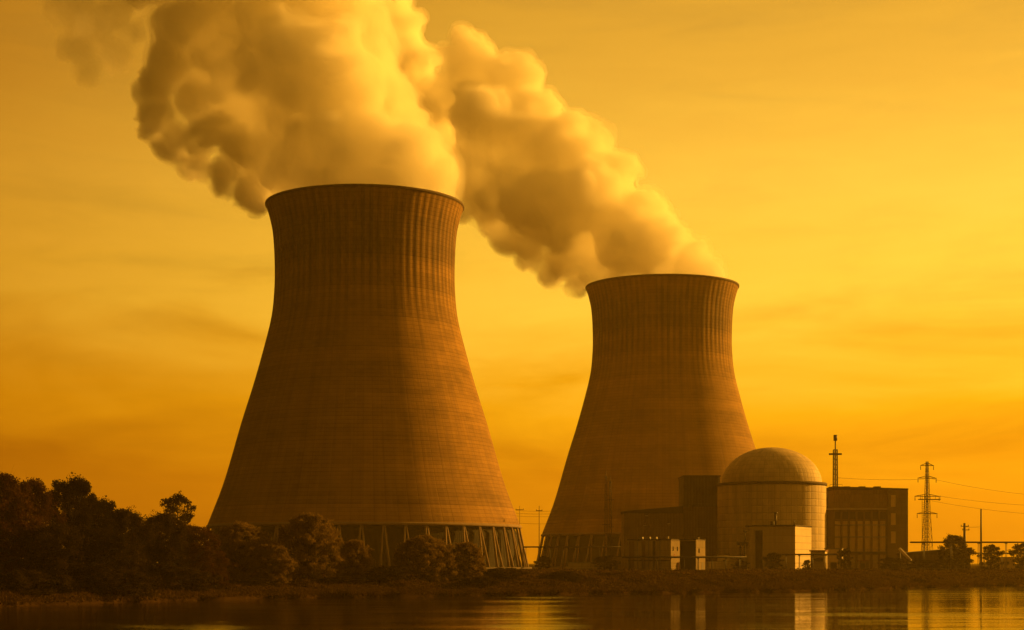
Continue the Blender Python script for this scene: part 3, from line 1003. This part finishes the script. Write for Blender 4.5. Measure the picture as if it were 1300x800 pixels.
# ---------------------------------------------------------------- trees and shrubs
def leaves_np(centres, radii, counts, size, rng, droop=0.0, shape=1.0):
    """one small bent leaf face per leaf, scattered in each clump"""
    P, Q = [], []
    for c, rr, n in zip(centres, radii, counts):
        d = rng.normal(size=(n, 3))
        d /= np.linalg.norm(d, axis=1)[:, None]
        rad = rr * rng.random(n) ** (1 / 2.2)
        p = np.array(c) + d * rad[:, None] * np.array([1, 1, 0.85])
        P.append(p)
    P = np.concatenate(P)
    n = len(P)
    u = rng.normal(size=(n, 3))
    if droop:
        u[:, 2] -= droop * 2.0
    u /= np.linalg.norm(u, axis=1)[:, None]
    v = np.cross(u, rng.normal(size=(n, 3)))
    v /= np.linalg.norm(v, axis=1)[:, None]
    sz = size * (0.6 + 0.8 * rng.random(n))[:, None]
    u *= sz * shape
    v *= sz * 0.55 / max(shape ** .5, 1)
    verts = np.stack([P - u, P + v, P + u, P - v], 1).reshape(-1, 3)
    faces = np.arange(n * 4).reshape(n, 4)
    return verts, faces


def make_tree(name, label, cat, H, W_, seed, leafm, trunk_h=0.3, n_clump=70, per=130, size=.26, clump=.13, lean=0.0, droop=0.0, bare=0.0, group=None, lobes=5, shape=1.0, lo=0.16, twigs=True, peak=.45, rough_=.5):
    rng = np.random.default_rng(seed)
    T = thing(name, label, cat, (0, 0, 0), group=group)
    # uneven crown envelope: rounded profile, bulging and caving in with direction and height
    z0, z1 = H * lo, H
    cen, rad, cnt = [], [], []
    off = seed * 3.7
    while len(cen) < n_clump:
        h = rng.random() ** .9
        a = rng.random() * 2 * math.pi
        pr = (max(1 - abs(2 * h - peak * 2) ** 2.4 / max(peak, 1 - peak) ** 2.4 / 2 ** 2.4, 0)) ** .5
        bul = 1 + rough_ * mnoise.noise((math.cos(a) * 1.6 + off, math.sin(a) * 1.6, h * 3.2)) * 1.6
        rr = (rng.random() ** (1 / 3.2)) * W_ / 2 * pr * bul * .9
        zz = z0 + (z1 - z0) * h
        if h > .55:
            zz -= H * .10 * max(mnoise.noise((math.cos(a) * rr * .5 + off, math.sin(a) * rr * .5, 5.0)) + .15, 0)
        cen.append(np.array([math.cos(a) * rr, math.sin(a) * rr, min(zz, H - W_ * clump * .5)]))
        q = rng.uniform(.65, 1.35)
        rad.append(W_ * clump * q)
        cnt.append(int(per * q * rng.uniform(.6, 1.3)))
    for i in range(n_clump * 2):          # thin sprays between the clumps
        b_ = cen[rng.integers(n_clump)]
        cen.append(b_ + rng.normal(size=3) * W_ * clump * .55)
        rad.append(W_ * clump * rng.uniform(.5, 1.1))
        cnt.append(int(per * .14))
    # trunk and limbs
    mb = MB()
    tr = H * .019 + .08
    tp = [(0, 0, -.8), (.02 * H * lean, 0, H * .2), (.05 * H * lean + .2, .1, H * .45), (.08 * H * lean, -.1, H * .78)]
    mb.tube(tp, [tr * 1.5, tr, tr * .7, tr * .22], 9)
    order = rng.permutation(n_clump)[:max(14, int(n_clump * .75))]
    for i in order:
        c = cen[i]
        zb = min(max(c[2] * rng.uniform(.35, .75), H * .12), H * .72)
        f = zb / (H * .78)
        st = Vector((.06 * H * lean * f, 0, zb))
        en = Vector(c)
        mid = st.lerp(en, .5) + Vector((rng.normal() * .3, rng.normal() * .3, -.06 * (en - st).length))
        r0 = tr * .36 * (1 - .6 * f)
        mb.tube([st, mid, en], [r0, r0 * .6, r0 * .15], 5, False)
        if twigs:
            for k in range(4):
                e2 = en + Vector(rng.normal(size=3) * rad[i] * .7)
                m2 = mid.lerp(en, rng.uniform(.3, .9))
                mb.tube([m2, e2], [r0 * .22, r0 * .05], 3, False)
    mb.build('trunk', M['bark'], T)
    v, f = leaves_np(cen, rad, cnt, size, rng, droop, shape)
    mesh_np('crown', v, f, leafm, T)
    return T


TG = 'trees along the near end of the bank'
proto = {
    'oak': make_tree('broadleaf_tree', '', 'tree', 20, 15, 11, M['leaf_dark'], n_clump=150, per=230, size=.24, clump=.098, group=TG, lo=.05, peak=.55),
    'rust': make_tree('broadleaf_tree', '', 'tree', 22, 13, 5, M['leaf_rust'], n_clump=170, per=200, size=.21, clump=.098, droop=.4, group=TG, lo=.03, peak=.45),
    'olive': make_tree('broadleaf_tree', '', 'tree', 16, 12, 23, M['leaf_olive'], n_clump=150, per=200, size=.21, clump=.10, group=TG, lo=.03, peak=.42),
    'open': make_tree('broadleaf_tree', '', 'tree', 20, 9.5, 31, M['leaf_olive'], n_clump=70, per=62, size=.20, clump=.075, group=TG, lo=.52, peak=.5, rough_=.35),
    'willow': make_tree('willow_bush', '', 'bush', 14, 14, 41, M['leaf_willow'], n_clump=330, per=120, size=.14, clump=.055, droop=.9, group='rounded willow bushes on the bank', shape=1.7, lo=.0, peak=.42, rough_=.16),
    'willow_b': make_tree('willow_bush', '', 'bush', 12, 10, 47, M['leaf_willow'], n_clump=250, per=110, size=.14, clump=.06, droop=.9, group='rounded willow bushes on the bank', shape=1.7, lo=.0, peak=.44, rough_=.2),
    'shrub': make_tree('shrub', '', 'shrub', 5, 7, 53, M['leaf_olive'], n_clump=110, per=100, size=.14, clump=.075, group='low shrubs on the bank', lo=.0, twigs=False, peak=.3),
    'yard': make_tree('yard_tree', '', 'tree', 11, 9, 61, M['leaf_dark'], n_clump=100, per=110, size=.18, clump=.085, group='trees and shrubs in the plant yard', lo=.05, peak=.45),
}
BASEH = {'oak': (20, 15), 'rust': (22, 13), 'olive': (16, 12), 'open': (20, 9.5), 'willow': (14, 14), 'willow_b': (12, 10), 'shrub': (5, 7), 'yard': (11, 9)}
used = set()


def plant(kind, label, px, top, width, D, rz=None, foot=None, name=None):
    src = proto[kind]
    o = src if kind not in used else copy_tree(src)
    used.add(kind)
    x = (px - 650) * D / F
    z = gz(x, D)
    H0, W0 = BASEH[kind]
    h = (EYE + (HZ - top) * D / F) - z
    wd = width * D / F
    o.location = (x, D, z)
    o.scale = (wd / W0, wd / W0, h / H0)
    o.rotation_euler = (0, 0, rnd.uniform(0, 6.28) if rz is None else rz)
    o['label'] = label
    if name:
        o.name = name
    return o


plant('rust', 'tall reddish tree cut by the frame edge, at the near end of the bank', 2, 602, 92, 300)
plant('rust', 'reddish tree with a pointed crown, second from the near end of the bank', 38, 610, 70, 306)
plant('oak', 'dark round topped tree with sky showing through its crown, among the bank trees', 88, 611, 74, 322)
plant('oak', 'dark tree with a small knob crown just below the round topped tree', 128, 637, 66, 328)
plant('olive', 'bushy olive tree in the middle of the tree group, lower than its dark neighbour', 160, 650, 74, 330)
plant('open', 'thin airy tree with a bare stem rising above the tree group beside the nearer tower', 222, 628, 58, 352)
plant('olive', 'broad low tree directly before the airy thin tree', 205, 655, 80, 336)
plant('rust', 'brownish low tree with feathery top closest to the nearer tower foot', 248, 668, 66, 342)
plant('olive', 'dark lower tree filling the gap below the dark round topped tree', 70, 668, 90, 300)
plant('oak', 'dark tree in shade at the water behind the reddish trees', 118, 672, 90, 306)
plant('rust', 'small russet tree leaning over the water at the tree group end', 272, 700, 46, 346)
plant('shrub', 'low dark shrub hanging over the water under the reddish trees', 30, 724, 90, 290)
plant('shrub', 'spreading low shrub at the water under the dark trees', 150, 722, 100, 308)
plant('shrub', 'low thicket at the water before the brownish feathery tree', 232, 722, 90, 328)
plant('willow', 'large round willow bush at the foot of the nearer tower, beside the tree group', 303, 664, 98, 366)
plant('willow', 'tallest round willow bush, its top covering the tower ring beam', 390, 653, 98, 372)
plant('willow_b', 'narrow willow bush right beside the tallest willow', 449, 686, 56, 376)
plant('willow_b', 'small willow bush filling the dip between two round willows', 345, 690, 62, 362)
plant('willow', 'wide dark willow bush before the middle columns of the nearer tower', 542, 680, 90, 384)
plant('willow_b', 'slim upright willow bush by the sunlit columns of the nearer tower', 592, 689, 54, 388)
plant('shrub', 'low olive shrub between the narrow and wide willow bushes', 492, 719, 62, 374)
plant('shrub', 'low dark shrub at the last columns of the nearer tower', 640, 721, 66, 400)
plant('shrub', 'lone dark bush on the bank below the gap between the towers', 716, 725, 56, 402)
plant('shrub', 'small scrubby bush at the water before the slim willow', 610, 732, 60, 376)
plant('shrub', 'small low bush on the water edge below the narrow willow', 425, 733, 70, 366)
plant('shrub', 'low bush at the water below the large round willow', 318, 735, 76, 352)
plant('shrub', 'flat faded bush on the bank below the thin mast pair', 775, 729, 50, 440)
plant('yard', 'leafy dark tree rising above the dark shed under the thick pipe', 1212, 680, 44, 605)
plant('yard', 'upright dark shrub growing right beside the tallest slender pole', 1258, 692, 30, 600)
plant('yard', 'dark round tree cut by the frame edge near the pipe end', 1300, 690, 36, 600)
plant('yard', 'round dark shrub standing before the annex wall', 983, 702, 28, 560, name='yard_shrub')
plant('yard', 'small cone shaped shrub before the white cabin', 1025, 711, 13, 560, name='yard_shrub')
plant('yard', 'dark upright shrub between the pale shed and turbine hall', 1073, 697, 22, 575, name='yard_shrub')
plant('yard', 'low dark shrub at the sunlit corner of the turbine hall', 1130, 708, 36, 575, name='yard_shrub')
plant('yard', 'low dark scrub against the dark shed wall', 1175, 711, 60, 580, name='yard_shrub')
plant('yard', 'small dark shrub under the transformer', 940, 712, 22, 566, name='yard_shrub')
plant('yard', 'low shrub in the dark gap before the pump house', 873, 711, 18, 566, name='yard_shrub')
plant('yard', 'low bush before the pale hall end, at the thin mast feet', 768, 706, 30, 600, name='yard_shrub')
plant('yard', 'small bush beside the slim pole between the tower feet', 690, 706, 22, 640, name='yard_shrub')

# grass and reeds of the bank: uncountable
rng = np.random.default_rng(3)
N = 150000
gxs = rng.uniform(-130, 260, N)
dd = np.where(rng.random(N) < .35, rng.uniform(-1.5, 6, N), np.abs(rng.normal(0, 1, N)) ** 1.2 * 26 + rng.uniform(.3, 2, N))
gys = shore(gxs) + dd / bank_k(gxs)
gzs = ground_z(gxs, gys)
keep = gzs > .05
gxs, gys, gzs = gxs[keep], gys[keep], gzs[keep]
n = len(gxs)
pat = np.array([mnoise.noise((float(a) * .07, float(b) * .07, 0)) for a, b in zip(gxs, gys)])
hgt = (.35 + .5 * rng.random(n)) * (1 + 1.6 * np.clip(pat + .05, 0, 1)) * .62
ang = rng.uniform(0, 6.28, n)
wd = .16 + .12 * rng.random(n)
lx, ly = rng.normal(0, .25, n), rng.normal(0, .25, n)
B = np.stack([gxs, gys, gzs - .05], 1)
ux = np.stack([np.cos(ang) * wd, np.sin(ang) * wd, np.zeros(n)], 1)
top = B + np.stack([lx, ly, hgt], 1)
gv = np.stack([B - ux, B + ux, top], 1).reshape(-1, 3)
grass = mesh_np('grass', gv, np.arange(n * 3).reshape(n, 3), M['grass'])
tag(grass, 'dry tufted grass covering the river bank', kind='stuff')


# ---------------------------------------------------------------- steam
def steam_mat(name, dens, film, aniso=0.25, balls=None):
    """droplets: a dense scattering volume under a thin filmy skin"""
    m, t = mat(name)
    col = (0.90, 0.88, 0.85, 1)
    tr = t.n('ShaderNodeBsdfTransparent')
    d = t.n('ShaderNodeBsdfTranslucent', {'Color': col})
    mx = t.n('ShaderNodeMixShader', {0: film, 1: tr.outputs[0], 2: d.outputs[0]})
    t.nt.links.new(mx.outputs[0], t.out.inputs['Surface'])
    if balls:
        # soft overlapping puffs eaten away by turbulence
        oc = t.n('ShaderNodeTexCoord').outputs['Object']
        fld = None
        for x, y, z, r in balls:
            dd_ = t.n('ShaderNodeVectorMath', {0: oc, 1: (x, y, z)}, operation='DISTANCE').outputs['Value']
            k_ = t.math('MAXIMUM', t.math('SUBTRACT', 1.0, t.math('DIVIDE', dd_, r)), 0.0)
            fld = k_ if fld is None else t.math('SMOOTH_MAX', fld, k_, 0.15)
        nz = t.noise(oc, 0.060, 7, 0.62, 0.5)
        f_ = t.math('ADD', t.math('MULTIPLY', fld, 1.5), t.math('MULTIPLY', t.math('MULTIPLY', t.math('SUBTRACT', nz, 0.5), 3.4), t.math('MINIMUM', t.math('MULTIPLY', fld, 3.2), 1.0)))
        dens = t.math('MULTIPLY', t.ramp(f_, [(0.42, 0.0), (0.95, 1.0)]), t.math('MULTIPLY', t.math('GREATER_THAN', fld, 0.01), dens))
    v = t.n('ShaderNodeVolumePrincipled', {'Color': (0.999, 0.994, 0.970, 1), 'Density': dens, 'Anisotropy': aniso})
    t.nt.links.new(v.outputs[0], t.out.inputs['Volume'])
    return m


SM_BODY = steam_mat('steam_body', 0.14, 0.004)
SM_FRINGE = steam_mat('steam_fringe', 0.034, 0.0)


def ico_np(sub=3):
    import bmesh
    bm = bmesh.new()
    bmesh.ops.create_icosphere(bm, subdivisions=sub, radius=1)
    v = np.array([x.co[:] for x in bm.verts])
    f = np.array([[y.index for y in x.verts] for x in bm.faces])
    bm.free()
    return v, f


ICO_V, ICO_F = ico_np(3)
ICO2_V, ICO2_F = ico_np(2)


def union_mesh(spheres, voxel):
    """one closed skin round many overlapping puffs"""
    V_, F_ = [], []
    b = 0
    for x, y, z, r in spheres:
        iv, iff = (ICO_V, ICO_F) if r > 6 else (ICO2_V, ICO2_F)
        V_.append(iv * r + np.array([x, y, z]))
        F_.append(iff + b)
        b += len(iv)
    me = bpy.data.meshes.new('steam_source')
    me.from_pydata(np.concatenate(V_).tolist(), [], np.concatenate(F_).tolist())
    o = bpy.data.objects.new('steam_source', me)
    COL.objects.link(o)
    md = o.modifiers.new('r', 'REMESH')
    md.mode = 'VOXEL'
    md.voxel_size = voxel
    dg = bpy.context.evaluated_depsgraph_get()
    dg.update()
    em = bpy.data.meshes.new_from_object(o.evaluated_get(dg))
    bpy.data.objects.remove(o)
    bpy.data.meshes.remove(me)
    n = len(em.vertices)
    co = np.empty(n * 3, np.float32); em.vertices.foreach_get('co', co)
    no = np.empty(n * 3, np.float32); em.vertices.foreach_get('normal', no)
    return em, co.reshape(-1, 3).astype(float), no.reshape(-1, 3).astype(float)


def billow(co, no, octs, seed):
    d = np.zeros(len(co))
    off = seed * 17.3
    for sc, amp in octs:
        for i in range(len(co)):
            p = co[i]
            f = mnoise.voronoi((p[0] / sc + off, p[1] / sc, p[2] / sc), distance_metric='DISTANCE')[0][0]
            d[i] += amp * (.45 - f)
    return co + no * d[:, None]


def main_islands(em, co, share):
    """drop the small loose shells that the remesh leaves behind"""
    n = len(em.vertices)
    lab = np.arange(n)
    e = np.empty(len(em.edges) * 2, np.int32)
    em.edges.foreach_get('vertices', e)
    e = e.reshape(-1, 2)
    while True:
        m_ = np.minimum(lab[e[:, 0]], lab[e[:, 1]])
        new = lab.copy()
        np.minimum.at(new, e[:, 0], m_)
        np.minimum.at(new, e[:, 1], m_)
        new = new[new]
        if (new == lab).all():
            break
        lab = new
    ids_, cnts = np.unique(lab, return_counts=True)
    good = set(ids_[cnts >= share * cnts.max()].tolist())
    keep_ = np.array([l in good for l in lab.tolist()])
    idx = np.cumsum(keep_) - 1
    fs = [tuple(int(idx[i]) for i in p.vertices) for p in em.polygons if keep_[p.vertices[0]]]
    m2 = bpy.data.meshes.new(em.name)
    m2.from_pydata(co[keep_].tolist(), [], fs)
    return m2, co[keep_]


def finish(em, co, name, m, parent, origin, share=.5):
    em, co = main_islands(em, co, share)
    co = co - np.array(origin)
    em.vertices.foreach_set('co', co.astype(np.float32).ravel())
    em.polygons.foreach_set('use_smooth', np.full(len(em.polygons), True))
    em.materials.clear()
    em.materials.append(m)
    em.update()
    em.name = name
    o = bpy.data.objects.new(name, em)
    COL.objects.link(o)
    o.parent = parent
    return o


def puffs(lst, D, rng, child=7, cf=(.30, .55), out=.82, grand=3):
    """each puff carries smaller puffs on its skin, and those smaller ones still"""
    S = []

    def bud(c, r, n, level):
        for _ in range(n):
            v = rng.normal(size=3)
            v[2] += .25
            v[1] -= .2
            v /= np.linalg.norm(v)
            r2 = r * rng.uniform(*cf)
            c2 = (c[0] + v[0] * r * out, c[1] + v[1] * r * out, c[2] + v[2] * r * out)
            S.append((*c2, r2))
            if level and r2 > 3.5:
                bud(c2, r2, grand, level - 1)

    for it in lst:
        px, py, rp = it[:3]
        dy = it[3] if len(it) > 3 else rng.uniform(-8, 8)
        c = at(px, py, D + dy)
        r = rp * D / F * .92
        S.append((c.x, c.y, c.z, r))
        bud((c.x, c.y, c.z), r, child, 1)
    return S


def plume(label, lst, wisps, D, origin, seed, voxel):
    rng = np.random.default_rng(seed)
    T = thing('steam_plume', label, 'steam plume', origin, group='steam plumes over the cooling towers')
    S = puffs(lst, D, rng)
    em, co, no = union_mesh(S, voxel)
    co = billow(co, no, ((26, 7.0), (11, 5.0), (5.2, 3.0), (2.6, 1.2)), seed)
    e_ = np.empty(len(em.edges) * 2, np.int32)
    em.edges.foreach_get('vertices', e_)
    e_ = e_.reshape(-1, 2)
    deg = np.maximum(np.bincount(e_.ravel(), minlength=len(co))[:, None], 1)

    def relax(c_, k):
        for _ in range(k):                  # light relaxing passes take out folded spikes
            acc = np.zeros_like(c_)
            np.add.at(acc, e_[:, 0], c_[e_[:, 1]])
            np.add.at(acc, e_[:, 1], c_[e_[:, 0]])
            c_ = c_ * .5 + acc / deg * .5
        return c_

    co = relax(co, 2)
    em2 = em.copy()
    finish(em, co, 'steam_cloud', SM_BODY, T, origin)
    rag = np.array([mnoise.fractal((p[0] / 7.0, p[1] / 7.0, p[2] / 7.0 + seed), 1.0, 2.0, 4) for p in co])
    finish(em2, relax(co + no * (2.6 + 2.6 * np.clip(rag, -.6, .9))[:, None], 4), 'steam_fringe', SM_FRINGE, T, origin)
    for dens, wl in wisps:
        S = []
        for px, py, rp in wl:
            c = at(px, py, D + rng.uniform(-6, 6))
            S.append((c.x, c.y, c.z, rp * D / F))
        em, co, no = union_mesh(S, 2.5)
        loc_ = [(x - origin[0], y - origin[1], z - origin[2], r) for x, y, z, r in S]
        finish(em, co, 'steam_wisp', steam_mat('steam_wisp', dens, 0.0, .2, loc_), T, origin, .02)
    return T


LEFT = [(400, 238, 48, -8), (463, 232, 62, -12), (528, 238, 46, -8), (558, 242, 26, 0), (366, 246, 30, 0),
        (440, 200, 60, -14), (490, 202, 58, -14), (395, 206, 54, -10), (352, 205, 44, -2), (535, 214, 42, -10), (556, 226, 26, -4), (512, 172, 38, -2), (538, 192, 30, -2),
        (395, 98, 76, -12), (440, 112, 54, -12), (345, 92, 58, -8), (300, 85, 54, 0), (425, 66, 44, -12), (462, 110, 40, -6), (420, 155, 54, 0), (370, 160, 54, -4), (500, 148, 40, 2), (494, 112, 30, 4), (470, 84, 34, 2), (345, 50, 46, -10),
        (252, 40, 62, 8), (290, 0, 70, 6), (226, 88, 34, 12), (272, 98, 46, 10), (320, 150, 48, 6), (322, 200, 36, 8), (340, 236, 30, 4),
        (360, 10, 72, 6), (430, 50, 50, 8), (370, -50, 84, 6), (270, -70, 84, 4), (440, -15, 54, 12), (200, -50, 56, 8), (470, 40, 36, 10)]
LEFT_W = [(0.30, [(196, 110, 42), (200, 150, 42), (225, 178, 44), (250, 200, 42), (285, 218, 44), (312, 240, 38), (322, 258, 26), (245, 125, 42), (300, 190, 48), (215, 75, 44), (268, 168, 40)]),
          (0.05, [(118, 30, 52), (100, 62, 36), (148, 66, 40), (95, 5, 54), (150, 10, 46), (112, 92, 28), (170, 40, 36)])]
RIGHT = [(840, 354, 46, -4), (792, 354, 36, 0), (885, 354, 32, 0), (908, 357, 17, 0), (838, 312, 46, -14), (868, 322, 34, -6), (795, 305, 46, -18), (760, 335, 34, 0), (896, 335, 20, 0),
         (735, 300, 48, 4), (812, 278, 42, -6), (842, 288, 28, 0), (745, 250, 52, -20), (772, 226, 40, -4), (757, 182, 30, 4), (705, 200, 52, -10), (690, 262, 54, -22), (718, 325, 28, 0),
         (642, 240, 46, -12), (670, 296, 32, 0), (664, 106, 32, 4), (655, 160, 48, -8), (596, 80, 40, 0), (612, 150, 46, -16), (604, 212, 44, -6), (572, 130, 40, 4), (590, 110, 30, 0),
         (515, 80, 46, 14), (540, 150, 44, 10), (525, 120, 44, 20), (470, 12, 56, 18), (420, -40, 66, 18), (505, 40, 38, 14), (627, 262, 32, 0), (692, 148, 30, 0), (730, 168, 30, 4),
         (560, 190, 36, 12), (480, 60, 50, 24), (455, 80, 44, 26), (648, 84, 20, 2), (630, 110, 30, -2), (636, 130, 30, 0)]
RIGHT_W = [(0.22, [(628, 275, 36), (648, 300, 36), (676, 322, 34), (704, 345, 34), (730, 360, 26), (605, 252, 38), (590, 268, 24)])]
plume('billowing steam plume pouring from the nearer larger cooling tower', LEFT, LEFT_W, 700.0, (tower_a.location.x, 700, 150), 1, 1.15)
plume('billowing steam plume drifting from the farther smaller cooling tower', RIGHT, RIGHT_W, 905.0, (tower_b.location.x, 905, 150), 2, 1.4)

# ---------------------------------------------------------------- haze: the evening air itself
m, t = mat('haze_air')
v = t.n('ShaderNodeVolumePrincipled', {'Color': (1.0, 0.80, 0.16, 1), 'Density': 0.00008, 'Anisotropy': 0.5})
t.nt.links.new(v.outputs[0], t.out.inputs['Volume'])
hz = MB().box(-2950, 2950, -1550, 6400, -5, 310).build('haze', m)
tag(hz, 'thin golden evening haze filling the air', kind='stuff')
